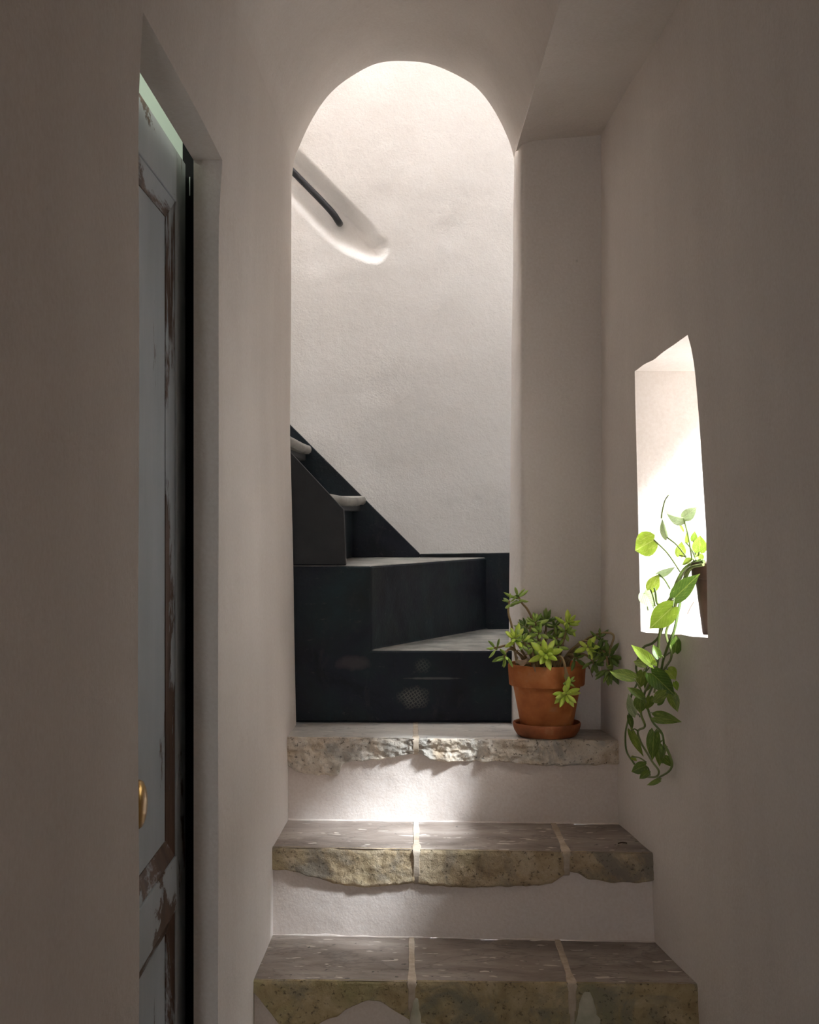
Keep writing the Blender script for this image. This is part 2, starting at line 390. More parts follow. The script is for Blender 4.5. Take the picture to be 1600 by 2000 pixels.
def wr(ci, ri, off=0.0):
    ck, ct = ci; rk, rt = ri
    zn = {'bot': lerp(-CZ, -0.24, rt), 'win': lerp(-0.24, 0.305, rt), 'top': lerp(0.305, 2.0, rt)}[rk]
    wn = win_near(zn)
    far = WIN_FAR + 0.004 * nz(zn, 2, 2, 8)
    d = {'far': lerp(3.62, far, ct), 'win': lerp(far, wn, ct), 'near': lerp(wn, -1.6, ct)}[ck]
    z = {'bot': lerp(-CZ, win_bot(min(3.1, max(2.4, d))), rt), 'win': lerp(win_bot(d), win_top(d), rt), 'top': lerp(win_top(min(3.1, max(2.4, d))), 2.0, rt)}[rk]
    x = XR(d, z) + off
    if off > 0:        # unseen outer part of the embrasure, splayed to let in more slanting light
        z += max(0, off - 0.13) * 0.35 * {'bot': 0, 'win': rt, 'top': 1 - rt}[rk]
        d -= max(0, off - 0.03) * 0.35 * {'far': 0, 'win': ct, 'near': 1 - ct}[ck]
    return (x, d, CZ + z)
m = MB()
c0 = cols.index(('far', 1.0)); c1 = cols.index(('win', 1.0)); r0 = rws.index(('bot', 1.0)); r1 = rws.index(('win', 1.0))
hole = lambda i, j: r0 <= i < r1 and c0 <= j < c1
m.grid([[wr(c, r) for c in cols] for r in rws], 0, hole)
m.grid([[wr(c, r, THICK) for c in cols] for r in rws], 0, hole)
TK = [0, 0.004, 0.03, 0.08, 0.13, 0.22, THICK]
def reveal(seq):
    rows = []
    for k, tk in enumerate(TK):
        rows.append([wr(c, r, tk) for c, r in seq])
    m.grid(rows)
reveal([(cols[c0], r) for r in rws[r0:r1 + 1]]); reveal([(cols[c1], r) for r in rws[r0:r1 + 1]])
reveal([(c, rws[r0]) for c in cols[c0:c1 + 1]]); reveal([(c, rws[r1]) for c in cols[c0:c1 + 1]])
o = m.build('wall_right', M_wall, smooth=35); tag(o, 'plaster wall pierced by the deep unglazed window with the trailing plant', 'wall', kind='structure')

# vault over the passage, its arched end towards the stairwell
ARCH = [(566, 400), (570, 365), (573, 335), (577, 310), (586, 288), (600, 256), (620, 220), (642, 190), (668, 166), (700, 145), (730, 130), (757, 124),
        (790, 123), (835, 127), (880, 144), (918, 165), (940, 185), (960, 212), (980, 248), (995, 283), (1003, 312)]
AD = 3.54
prof = [P(x, y, AD) for x, y in ARCH]
prof = [Vector((p.x, 0, p.z)) for p in curve_pts([(p.x, 0, p.z) for p in prof], 3)]
cen = Vector((-0.012, 0, CZ + 0.85))
m = MB(); rows = []
for d in lin(-1.6, 3.50, 0.15) + [3.515, 3.527, 3.535, AD]:
    g = max(0, (d - 3.51) / 0.03); g = 0.004 * g * g
    rows.append([tuple(p + (p - cen).normalized() * (g + 0.002 * nz(p.x, d, p.z, 3.5)) + Vector((0, d, 0))) for p in prof])
m.grid(rows)
last = rows[-1]
m.grid([last, [(v[0], AD + 0.004, v[2] + 0.02) for v in last], [(v[0], AD + 0.004, CZ + TOPZ) for v in last]])
m.box((-0.40, AD - 0.02, CZ + 0.95), (-0.27, AD + 0.003, CZ + TOPZ))
o = m.build('ceiling', M_wall, smooth=35); tag(o, 'plaster barrel vault ending in the round arch before the stairs', 'ceiling', kind='structure')
m = MB()
m.grid([[(lerp(0.256, 0.66 if d < 2.9 else 0.50, k / 6), d, CZ + lerp(0.868 + 0.010 * sstep(0, 0.12, k / 6), 0.898, k / 6) + 0.0015 * nz(k, d, 5, 2)) for k in range(7)] for d in lin(-1.6, 3.45, 0.15)])
m.grid([[(x, d, CZ + 0.9) for x in (0.49, 0.95)] for d in lin(-1.6, 3.1, 0.5)])
m.grid([[(0.256, d, z) for z in (CZ + 0.868, CZ + TOPZ)] for d in (-1.6, 1.0, 3.41)])
o = m.build('ceiling', M_wall, smooth=35); tag(o, 'flat plaster ceiling strip between the vault and the windowed wall', 'ceiling', kind='structure')
# pier to the right of the arch
m = MB()
zt = lin(-0.53, 0.93, 0.06)
def jx(zr, dd): return lerp(0.2625, table([(-0.52, 0.243), (0.4, 0.252), (0.84, 0.2585)], zr), dd)
prow = []
for z in zt:
    r = [(0.52, 3.40, CZ + z), (0.40, 3.40, CZ + z), (0.30, 3.40, CZ + z), (jx(z, 0) + 0.014, 3.40, CZ + z), (jx(z, 0) + 0.004, 3.403, CZ + z), (jx(z, 0), 3.412, CZ + z)]
    for dd in (0.3, 0.6, 0.9, 1.0): r.append((jx(z, dd), lerp(3.412, AD, dd), CZ + z))
    r += [(0.34, AD + 0.002, CZ + z)]
    prow.append([(x + 0.0012 * nz(x, 7.7, z, 8), d + 0.0012 * nz(x, 2.2, z, 7), z) for x, d, z in r])
m.grid(prow)
m.box((0.262, AD - 0.02, CZ + 0.83), (0.36, AD + 0.002, CZ + TOPZ))
o = m.build('wall_pier', M_wall, smooth=50); tag(o, 'narrow plaster pier beside the arch, behind the terracotta pot', 'wall', kind='structure')
# unseen wall behind the camera; its narrow slit is added for fill light
m = MB()
m.box((-0.5, -1.66, 0), (-0.24, -1.6, CZ + 2)); m.box((-0.15, -1.66, 0), (1.6, -1.6, CZ + 2)); m.box((-0.24, -1.66, 1.6), (-0.15, -1.6, CZ + 2))
o = m.build('wall_rear', M_wall); tag(o, 'plaster wall closing the passage, with a slit added to let in fill light', 'wall', kind='structure')

# stairwell back wall with the handrail niche (real recess)
K = BACKD / F
TOPE = [(-60, -369), (587, 290), (640, 345), (700, 407), (748, 455)]
BOTE = [(-60, -235), (575, 402), (612, 443), (636, 468), (655, 484), (674, 496), (696, 507), (718, 514), (737, 517), (749, 511), (758, 499), (762, 485), (761, 471), (756, 461), (748, 455)]
def seg_d(px, py, poly):
    best = 1e9
    for (ax, ay), (bx, by) in zip(poly, poly[1:]):
        dx, dy = bx - ax, by - ay; q = max(0, min(1, ((px - ax) * dx + (py - ay) * dy) / (dx * dx + dy * dy)))
        best = min(best, math.hypot(px - ax - q * dx, py - ay - q * dy))
    return best
NICHE = TOPE + BOTE[::-1][1:]
def inside(px, py):
    c = False; n = len(NICHE)
    for i in range(n):
        (ax, ay), (bx, by) = NICHE[i], NICHE[i - 1]
        if (ay > py) != (by > py) and px < (bx - ax) * (py - ay) / (by - ay) + ax: c = not c
    return c
def wall_y(x, z):
    px, py = 800 + x / K, 1000 - z / K
    y = BACKD + 0.0025 * nz(x, 1.7, z, 4) + 0.0012 * nz(x, 4.7, z, 14)
    if -0.5 < x < 0 and 0.6 < z < 1.2 and inside(px, py):
        y += 0.055 * sstep(0, 26, seg_d(px, py, TOPE)) * sstep(-2, 46, seg_d(px, py, BOTE))
    return y
m = MB()
xs = lin(-1.7, -0.42, 0.08)[:-1] + lin(-0.42, -0.03, 0.003) + lin(-0.03, 0.34, 0.025)[1:]
zs = lin(-0.6, 0.64, 0.04)[:-1] + lin(0.64, 1.10, 0.003) + lin(1.10, TOPZ, 0.06)[1:]
m.grid([[(x, wall_y(x, z), CZ + z) for x in xs] for z in zs])
o = m.build('wall_back', M_white, smooth=60); tag(o, 'bright white plaster stairwell wall with a slanted handrail niche', 'wall', kind='structure')
m = MB()
m.box((0.317, AD + 0.003, CZ - 0.6), (0.36, 4.2, CZ + TOPZ))
o = m.build('wall_stairwell_right', M_white); tag(o, 'plaster side wall of the stairwell behind the pier', 'wall', kind='structure')
m = MB(); m.box((-1.76, 3.5, CZ - 0.6), (-1.70, 4.2, CZ + TOPZ))
o = m.build('wall_stairwell_left', M_white); tag(o, 'plaster end wall above the wooden flight', 'wall', kind='structure')
# unseen wall added across an alley to lower the window light; the alley floor
m = MB(); m.box((1.95, -4, -1.0), (2.3, 8, CZ + 1.36))
o = m.build('wall_opposite_added', M_oppwall); tag(o, 'unseen grey plaster wall added outside the window to lower its light', 'wall', kind='structure')
m = MB(); m.box((1.25, -4, -1.05), (2.3, 8, -1.0))
o = m.build('floor', M_top2); tag(o, 'alley paving outside the window', 'floor', kind='structure')
m = MB(); m.box((-1.4, -1.66, -0.05), (1.6, 3.0, 0.0))
o = m.build('floor', M_top2); tag(o, 'brown grey stone floor of the passage below the steps', 'floor', kind='structure')

# ------------------------------------------------------------------ stone steps
stairs = empty('stone_staircase', (0.1, 2.45, 0))
tag(stairs, 'worn stone steps with rough broken fronts climbing to the black stairs', 'stairs')
TZ = {1: -0.515, 2: -0.705, 3: -0.890}
FRONT = {1: lambda x: lerp(3.277, 3.232, (x + 0.283) / 0.75), 2: lambda x: lerp(3.012, 2.960, (x + 0.293) / 0.80), 3: lambda x: lerp(2.724, 2.700, (x + 0.30) / 0.83)}
LOW = {1: [(540, 1498), (557, 1500), (575, 1515), (600, 1520), (640, 1525), (661, 1524), (667, 1501), (690, 1493), (740, 1491), (775, 1483), (800, 1477), (825, 1477), (840, 1488), (870, 1493), (900, 1495), (960, 1493), (1010, 1497), (1060, 1502), (1100, 1503), (1150, 1502), (1220, 1499)],
       2: [(510, 1702), (527, 1704), (560, 1708), (600, 1718), (650, 1735), (690, 1742), (720, 1744), (780, 1738), (800, 1736), (850, 1740), (900, 1745), (960, 1743), (1030, 1741), (1080, 1735), (1112, 1709), (1130, 1711), (1150, 1725), (1200, 1733), (1240, 1734), (1290, 1727)],
       3: [(470, 1925), (490, 1938), (505, 1955), (525, 1985), (545, 2015), (620, 2015), (660, 1995), (690, 1972), (720, 1960), (745, 1965), (775, 1985), (805, 2008), (900, 2022), (1100, 2022), (1360, 2014)]}
SPAN = {1: [(-0.30, 0.0105), (0.0185, 0.49)], 2: [(-0.315, 0.0105), (0.0190, 0.3215), (0.3305, 0.53)], 3: [(-0.325, 0.0005), (0.0085, 0.3035), (0.3115, 0.57)]}
AMP = {1: (0.0110, 36, 0.0), 2: (0.0045, 26, 0.0), 3: (0.0030, 24, 0.0)}
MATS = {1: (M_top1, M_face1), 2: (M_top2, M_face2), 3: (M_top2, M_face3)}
BACKS = {1: 3.56, 2: 3.31, 3: 3.05}
def low_z(s, x):
    d = FRONT[s](x); px = 800 + x * F / d
    return (1000 - table(LOW[s], px)) * d / F + 0.0025 * nz(x, s, 0.3, 55)
for s in (1, 2, 3):
    amp, fr, _ = AMP[s]
    for x0, x1 in SPAN[s]:
        m = MB(); xs_ = lin(x0, x1, 0.0035); zt_ = TZ[s]
        nzr = 26; front = []
        for k in range(nzr + 1):
            q = k / nzr; row = []
            for x in xs_:
                zb = low_z(s, x); z = lerp(zt_, zb, q)
                h = fbm(x, s * 3.0, z, fr, 5)
                rd = 1 - abs(noise.noise(Vector((x * fr * 1.2, s * 9.0, z * fr * 2.0))))
                y = FRONT[s](x) - (0.005 if s == 1 else 0) + amp * (0.55 - 0.75 * h - 0.5 * (rd - 0.6))
                edge = 1 - sstep(0.0, 0.10, q)
                y += 0.003 * edge
                y += 0.030 * sstep(0.80, 1.0, q) ** 2
                if s == 1: y += 0.006 * sstep(0.2, 0.9, q) * sstep(0.2, 0.5, nz(x, 2, z, 12) + 0.2)
                zz = z
                if k == 0: zz = z - 0.0018 * max(0, nz(x, 5.5, s, 30)) - 0.001
                row.append((x, y, CZ + zz))
            front.append(row)
        m.grid(front, 1)
        # worn top
        top = []
        ny = 14
        for k in range(ny + 1):
            q = k / ny; row = []
            for i, x in enumerate(xs_[::2] if xs_[::2][-1] == xs_[-1] else xs_[::2] + [xs_[-1]]):
                yf = FRONT[s](x) + 0.004
                y = lerp(yf, BACKS[s], q)
                row.append((x, y, CZ + zt_ + 0.0012 * nz(x, y, s, 9) - 0.0005))
            top.append(row)
        m.grid(top, 0)
        # lip joining top and front, sides, bottom
        f0 = front[0]
        m.grid([[(v[0], v[1] + 0.0045, CZ + zt_ + 0.0003) for v in f0], f0], 1)
        for j in (0, -1):
            x = xs_[j]; zb = low_z(s, x)
            m.add([(x, FRONT[s](x) + 0.006, CZ + zt_ - 0.002), (x, BACKS[s], CZ + zt_ - 0.002), (x, BACKS[s], CZ + zb), (x, FRONT[s](x) + 0.02, CZ + zb)], [(0, 1, 2, 3)], 1)
        m.add([(x0, FRONT[s](x0) + 0.035, CZ + low_z(s, x0)), (x1, FRONT[s](x1) + 0.035, CZ + low_z(s, x1)), (x1, BACKS[s], CZ + low_z(s, x1)), (x0, BACKS[s], CZ + low_z(s, x0))], [(0, 1, 2, 3)], 1)
        m.build('slab', list(MATS[s]), stairs, smooth=45, merge=False, fix=False)
    # mortar joints
    for (a0, a1), (b0, b1) in zip(SPAN[s], SPAN[s][1:]):
        m = MB(); rows = []; yf = FRONT[s](a1)
        path = [(lerp(BACKS[s] - 0.01, yf + 0.008, k / 12), TZ[s] + 0.0007, 0) for k in range(13)]
        path += [(yf + 0.003, TZ[s] + 0.0003, 0), (yf - 0.0005, TZ[s] - 0.002, 1), (yf - 0.0018, TZ[s] - 0.006, 1)]
        path += [(yf - 0.0018 + 0.02 * (k / 10) ** 4, lerp(TZ[s] - 0.006, low_z(s, a1), k / 10), 1) for k in range(1, 11)]
        for k, (y, z, fr_) in enumerate(path):
            w = 0.0025 + 0.0045 * max(0, nz(y * 30, 3.3 + a1, z * 30)) + (0.004 if 10 < k < 16 else 0)
            dy, dz = (0.009, 0) if fr_ else (0, -0.004)
            rows.append([(a1 - w, y + dy, CZ + z + dz), (a1 - w * 0.5, y + 0.001 * nz(k, a1, 2, 1.7) * fr_, CZ + z), (b0 + w * 0.5, y + 0.001 * nz(k, b0, 5, 1.7) * fr_, CZ + z), (b0 + w, y + dy, CZ + z + dz)])
        m.grid(rows)
        m.build('mortar_joint', M_mortar, stairs, smooth=True)
# plaster risers under the slabs
def riser(dfun, ztop, zbot, x0, x1):
    m = MB(); rows = []
    for z in lin(ztop, zbot, 0.012):
        q = (z - zbot) / (ztop - zbot)
        rows.append([(x, dfun(x) + 0.014 - 0.006 * (1 - q) ** 3 + 0.0022 * nz(x, 1.1, z, 9) + 0.0012 * nz(x, 1.1, z * 2.5, 30), CZ + z) for x in lin(x0, x1, 0.012)])
    m.grid(rows)
    # crumbly fillet where it meets the tread below
    rows = []
    for k in range(5):
        a = R(90 * k / 4)
        rows.append([(x, dfun(x) + 0.008 - (0.003 + 0.004 * nz(x, zbot, 2, 28)) * math.cos(a), CZ + zbot - 0.001 + (0.003 + 0.004 * nz(x, zbot, 5, 24)) * math.sin(a)) for x in lin(x0, x1, 0.006)])
    m.grid(rows)
    m.build('plaster_riser', M_riser, stairs, smooth=60, merge=False)
riser(FRONT[1], -0.528, -0.705, -0.30, 0.50)
riser(FRONT[2], -0.72, -0.890, -0.315, 0.54)
riser(FRONT[3], -0.90, -1.075, -0.33, 0.58)
# mortar smears on the lowest visible front
for cx, w0, w1, z0, z1 in ((812, 5, 16, 1948, 2022), (1146, 8, 38, 1932, 2022)):
    m = MB(); rows = []
    for k in range(12):
        q = k / 11; py = lerp(z0, z1, q); r = []
        for j in range(9):
            u = j / 8 * 2 - 1; w = lerp(w0, w1, q ** 1.3) * (1 + 0.25 * nz(q * 4, cx, u > 0, 1.5))
            x = (cx + u * w - 800) * 2.71 / F
            y = FRONT[3](x) + 0.003 - 0.0085 * (1 - u * u) ** 0.5 * min(1, q * 6) + 0.001 * nz(x, py, 2, 40)
            r.append((x, y, CZ + (1000 - py) * 2.71 / F))
        rows.append(r)
    m.grid(rows); m.build('mortar_patch', M_palemortar, stairs, smooth=True)
# one more step below the frame
m = MB(); m.box((-0.33, 2.45, 0), (0.60, 2.80, CZ - 1.075)); m.build('lower_slab', M_face3, stairs, bevel=0.006)
# ------------------------------------------------------------------ black painted winder steps
wind = empty('winder_steps', (0, 3.5, CZ - 0.515))
tag(wind, 'two black painted masonry winder steps under the arch', 'steps')
BL, BU = -0.3375, -0.131
m = MB(); zb_, zl_, zu_, yb_ = CZ - 0.514, CZ + BL, CZ + BU, BACKD - 0.002
vv = [(-0.31, 3.5, zb_), (0.30, 3.5, zb_), (0.30, 3.5, zl_), (-0.0938, 3.5, zl_), (-0.0938, 3.5, zu_), (-0.31, 3.5, zu_),
      (0.2247, yb_, zl_), (0.2247, yb_, zu_), (0.313, yb_, zl_), (0.313, yb_, zb_), (-0.60, yb_, zu_), (-0.60, 3.506, zu_), (-0.60, yb_, zb_), (-0.60, 3.506, zb_)]
m.add(vv, [(0, 1, 2, 3, 4, 5), (3, 6, 7, 4), (2, 8, 6, 3), (4, 7, 10, 11, 5), (1, 9, 8, 2), (5, 11, 13, 0), (11, 10, 12, 13), (12, 10, 7, 6, 8, 9), (0, 13, 12, 9, 1)])
m.build('step_mass', M_black, wind, bevel=0.006)
# skirting painted black, stands proud of the wall
m = MB()
m.prism([(0.03, CZ - 0.1200), (0.312, CZ - 0.1165), (0.312, CZ - 0.515), (0.03, CZ - 0.515)], 1, BACKD - 0.010, BACKD + 0.002); m.build('skirting', M_blackw, wind, bevel=0.003)
# ------------------------------------------------------------------ wooden flight
wood = empty('wooden_staircase', (-0.3, 3.85, CZ + BU))
tag(wood, 'black painted wooden flight with worn grey tread edges rising behind the arch', 'stairs')
m = MB(); m.prism([(-0.155, CZ + BU + 0.001), (-0.161, CZ + 0.006), (-0.29, CZ + 0.145), (-1.2, CZ + 1.10), (-1.2, CZ + BU + 0.001)], 1, 3.508, 3.534)
m.build('stringer', M_string, wood, bevel=0.002)
m = MB(); m.prism([(-1.2, CZ + BU), (-1.2, CZ + 1.108), (-0.343, CZ + 0.2514), (0.03, CZ - 0.1200), (0.03, CZ + BU)], 1, BACKD - 0.010, BACKD + 0.002)
m.build('skirting', M_blackw, wood, bevel=0.003)
steps = [(0.046, -0.197, -0.130), (0.192, -0.300, -0.287), (0.345, -0.45, -0.44), (0.498, -0.60, -0.60), (0.651, -0.75, -0.75)]
pz = BU
for z, xa, xb in steps:
    ya, yb = 3.535, BACKD - 0.011
    m = MB(); rows = []
    segs = [(0.0, -0.13), (-0.0, 0.0), (0.006, 0.006), (0.009, 0.0), (0.007, -0.006)]
    prof_n = [(-0.30, 0), (-0.006, 0), (0.001, -0.002), (0.004, -0.007), (0.005, -0.013), (0.003, -0.020), (-0.003, -0.025), (-0.30, -0.025)]
    for k in range(13):
        q = k / 12; y = lerp(ya, yb, q); xx = lerp(xa, xb, q) + 0.006 * math.sin(q * math.pi)
        zz = z - 0.005 * math.sin(q * math.pi) + 0.0012 * nz(q * 5, z, 1)
        rows.append([(xx + u, y, CZ + zz + v * (1 + 0.12 * nz(q * 6, 3, z))) for u, v in prof_n])
    m.grid(rows); m.build('tread', M_tread, wood, smooth=True)
    m = MB(); m.prism([(xa - 0.012, ya), (xb - 0.012, yb), (xb - 0.04, yb), (xa - 0.04, ya)], 2, CZ + z - 0.044, CZ + z - 0.0245)
    m.build('tread_moulding', M_string, wood, bevel=0.003)
    m = MB(); m.prism([(xa - 0.035, ya), (xb - 0.035, yb), (xb - 0.055, yb), (xa - 0.055, ya)], 2, CZ + pz, CZ + z - 0.02)
    m.build('riser_board', M_blackw, wood)
    pz = z
# ------------------------------------------------------------------ handrail
hp = [P(x, y, BACKD + 0.006) for x, y in ((-20, -262), (300, 62), (560, 323), (620, 384), (640, 405), (652, 419))]
hp += [P(658, 428, BACKD + 0.012), P(662, 434, BACKD + 0.024), P(664, 437, BACKD + 0.062)]
m = MB(); m.tube(hp[:3] + curve_pts(hp[3:], 4), 0.0098, 14)
rail = m.build('handrail', M_iron, smooth=True); tag(rail, 'black round iron handrail set in the slanted wall niche', 'handrail')

# ------------------------------------------------------------------ sliding door, its room
door = empty('door_1', (-0.39, 2.0, 0)); tag(door, 'old grey blue panelled sliding door with stripped brown edges', 'door', kind='structure')
DX = -0.375
def dbox(name, d0, d1, z0, z1, mat_, x1=DX, x0=DX - 0.036, bev=0.002):
    m = MB(); m.box((x0, d0, CZ + z0), (x1, d1, CZ + z1)); return m.build(name, mat_, door, bevel=bev)
ZB, ZT = -CZ + 0.012, 0.583
SI0, SI1 = 1.70, 2.308
dbox('stile', SI1, 2.40, ZB, ZT, M_door); dbox('stile', 1.60, SI0, ZB, ZT, M_door)
dbox('top_rail', SI0, SI1, 0.499, ZT, M_doorrail)
dbox('lock_rail', SI0, SI1, -0.640, -0.553, M_doorrail)
dbox('bottom_rail', SI0, SI1, ZB, ZB + 0.15, M_doorrail)
for z0, z1 in ((-0.553, 0.499), (ZB + 0.15, -0.640)):
    dbox('panel', SI0 - 0.001, SI1 + 0.001, z0 - 0.001, z1 + 0.001, M_door, DX - 0.014, DX - 0.028, 0)
    # bolection bead, sloping from the frame down to the panel
    w = 0.030
    for nm, quad in (('moulding', [(SI1, z0), (SI1, z1), (SI1 - w, z1 - w), (SI1 - w, z0 + w)]), ('moulding', [(SI0, z0), (SI0 + w, z0 + w), (SI0 + w, z1 - w), (SI0, z1)]),
                     ('moulding', [(SI0, z1), (SI0 + w, z1 - w), (SI1 - w, z1 - w), (SI1, z1)]), ('moulding', [(SI0, z0), (SI1, z0), (SI1 - w, z0 + w), (SI0 + w, z0 + w)])):
        m = MB(); out = []
        for d, z in quad:
            inner = (abs(d - SI0 - w) < 1e-6 or abs(d - SI1 + w) < 1e-6)
            out.append((DX - (0.0125 if inner else 0.003), d, CZ + z))
        bk = [(DX - 0.02, b, c) for a, b, c in out]
        m.add(out + bk, [(0, 1, 2, 3), (7, 6, 5, 4), (0, 4, 5, 1), (1, 5, 6, 2), (2, 6, 7, 3), (3, 7, 4, 0)])
        m.build(nm, M_doorbare if abs(quad[0][0] - quad[1][0]) < 1e-6 or nm == 'moulding' and abs(quad[0][0] - quad[3][0]) < 1e-6 else M_doorbareh, door)
kc = Vector((DX - 0.012, 2.02, CZ - 0.412))
m = MB(); rows = []
for rr, h in ((0.0345, 0.0), (0.0345, 0.006), (0.032, 0.010), (0.024, 0.0135), (0.012, 0.015), (0.0003, 0.0155)):
    rows.append([(kc.x + h, kc.y + rr * math.cos(2 * math.pi * k / 40), kc.z + rr * math.sin(2 * math.pi * k / 40)) for k in range(41)])
m.grid(rows); kn = m.build('door_pull', M_brass, door, smooth=True); kn['label'] = 'round brass door pull'
fr = empty('trim_1', (-0.38, 2.5, 0)); tag(fr, 'black filler standing in for shade in the gap beside the sliding door, with latch plate', 'frame', kind='structure')
m = MB(); m.box((-0.391, 2.47, 0), (XB - 0.0005, 2.615, CZ + 0.78)); m.build('gap_shade_post', M_dark, fr)  # black filler put where the gap beside the door is only shade
m = MB(); m.box((-0.40, 2.40, 0), (-0.389, 2.47, CZ + 0.578)); m.build('gap_shade_strip', M_dark, fr)
m = MB(); m.box((-0.3745, 2.440, CZ + 0.555), (-0.3725, 2.444, CZ + 0.575)); 
m = MB(); m.box((-0.3795, 2.4685, CZ + 0.545), (-0.3780, 2.470, CZ + 0.585 - 0.008)); m.build('latch_plate', M_steel, fr)
m = MB()
m.box((-1.36, 1.15, 0), (-1.30, 2.75, CZ + 0.95)); m.box((-1.30, 1.15, 0), (XB - 0.001, 1.20, CZ + 0.95)); m.box((-1.30, 2.62, 0), (XB - 0.001, 2.68, CZ + 0.95)); m.box((-1.36, 1.15, CZ + 0.90), (XB - 0.001, 2.75, CZ + 0.95))
o = m.build('wall_room', M_green); tag(o, 'pale green wall of the lit room above the sliding door', 'wall', kind='structure')
lamp = bpy.data.lights.new('room_lamp', 'POINT'); lamp.energy = 4.0; lamp.shadow_soft_size = 0.08; lamp.color = (0.97, 1.0, 0.95)
lo = bpy.data.objects.new('room_lamp', lamp); COL.objects.link(lo); lo.location = (-0.85, 1.9, CZ + 0.7)

# ------------------------------------------------------------------ terracotta pot with succulent, and its saucer
PC = Vector((0.3165, 3.305, CZ - 0.515))
m = MB()
m.lathe([(0.0, 0.0005), (0.064, 0.0005), (0.0680, 0.003), (0.0750, 0.014), (0.0775, 0.022), (0.0785, 0.029), (0.0765, 0.032), (0.0735, 0.031), (0.0715, 0.026), (0.066, 0.012), (0.060, 0.008), (0.0, 0.008)], PC, 56, 0, 0.0008)
sau = m.build('plant_saucer', M_terra2, smooth=50); tag(sau, 'stained terracotta saucer under the succulent pot on the top stone step', 'saucer')
plant = empty('potted_succulent', PC + Vector((0, 0, 0.009)))
tag(plant, 'terracotta pot of sprawling green succulent standing on the top stone step', 'potted plant')
B = PC + Vector((0, 0, 0.0095))
m = MB()
m.lathe([(0.0, 0), (0.0560, 0), (0.0580, 0.003), (0.0770, 0.104), (0.0775, 0.108), (0.0855, 0.108), (0.0868, 0.110), (0.0893, 0.150), (0.0893, 0.154), (0.0878, 0.157), (0.0835, 0.157), (0.0815, 0.153), (0.0770, 0.110), (0.072, 0.095), (0.0, 0.09)], B, 64, 0, 0.0006)
m.build('pot', M_terra, plant, smooth=50)
m = MB(); rows = []
for k in range(7):
    r = 0.0808 * k / 6 + 0.0002
    rows.append([(B.x + r * math.cos(a), B.y + r * math.sin(a), B.z + 0.142 + 0.010 * (1 - k / 6) + 0.006 * nz(r * math.cos(a), r * math.sin(a), 2, 60)) for a in [2 * math.pi * j / 30 for j in range(31)]])
m.grid(rows); m.build('soil', M_soil, plant, smooth=True)

def ellipsoid_leaf(name, bend):
    rows = []
    for i in range(7):
        q = i / 6; w = [0.08, 0.145, 0.19, 0.205, 0.185, 0.12, 0.006][i]; th = w * 0.62
        zc = bend * q * q
        rows.append([(q, w * math.cos(2 * math.pi * k / 8), zc + th * math.sin(2 * math.pi * k / 8) * (0.8 if math.sin(2 * math.pi * k / 8) > 0 else 1.1)) for k in range(9)])
    mb = MB(); mb.grid(rows); mb.add([r for r in rows[0][:-1]], [tuple(range(8))])
    me = bpy.data.meshes.new(name); me.from_pydata(mb.v, [], mb.f)
    bm = bmesh.new(); bm.from_mesh(me); bmesh.ops.remove_doubles(bm, verts=bm.verts, dist=1e-5); bmesh.ops.recalc_face_normals(bm, faces=bm.faces); bm.to_mesh(me); bm.free()
    me.polygons.foreach_set('use_smooth', [True] * len(me.polygons)); return me
LEAFM = {}
for key, mt in (('n', M_succ), ('b', M_succlit), ('d', M_succd)):
    LEAFM[key] = []
    for bend in (0.10, 0.22, -0.05):
        me = ellipsoid_leaf('succulent_leaf', bend); me.materials.append(mt); LEAFM[key].append(me)
rnd = random.Random(11)
def place_leaf(me, parent, base, direction, up, length, width=None, name='leaf'):
    d = direction.normalized(); side = up.cross(d)
    if side.length < 1e-4: side = d.orthogonal()
    side.normalize(); u = d.cross(side)
    w = length if width is None else width
    mx = Matrix((d * length, side * w, u * w)).transposed().to_4x4()
    mx.translation = base - parent_loc(parent)
    o = bpy.data.objects.new(name, me); COL.objects.link(o); o.parent = parent; o.matrix_local = mx
    return o
def rosette(stem, c, axis, n, length, key, spread=(35, 95), start=None):
    axis = axis.normalized(); s = axis.orthogonal().normalized(); q = axis.cross(s); a0 = rnd.uniform(0, 6.28) if start is None else start
    for k in range(n):
        f = k / max(1, n - 1)
        th = R(lerp(spread[0], spread[1], f) + rnd.uniform(-7, 7)); az = a0 + k * 2.39996 + rnd.uniform(-0.2, 0.2)
        d = axis * math.cos(th) + (s * math.cos(az) + q * math.sin(az)) * math.sin(th)
        L_ = 1.22 * length * lerp(0.62, 1.0, min(1, f * 1.6)) * rnd.uniform(0.88, 1.1)
        place_leaf(rnd.choice(LEAFM[key]), stem, c + d * 0.003 - axis * (0.010 * f), d, axis, L_, L_ * rnd.uniform(0.85, 1.05))
TOWARD = Vector((0, -1, 0.0))
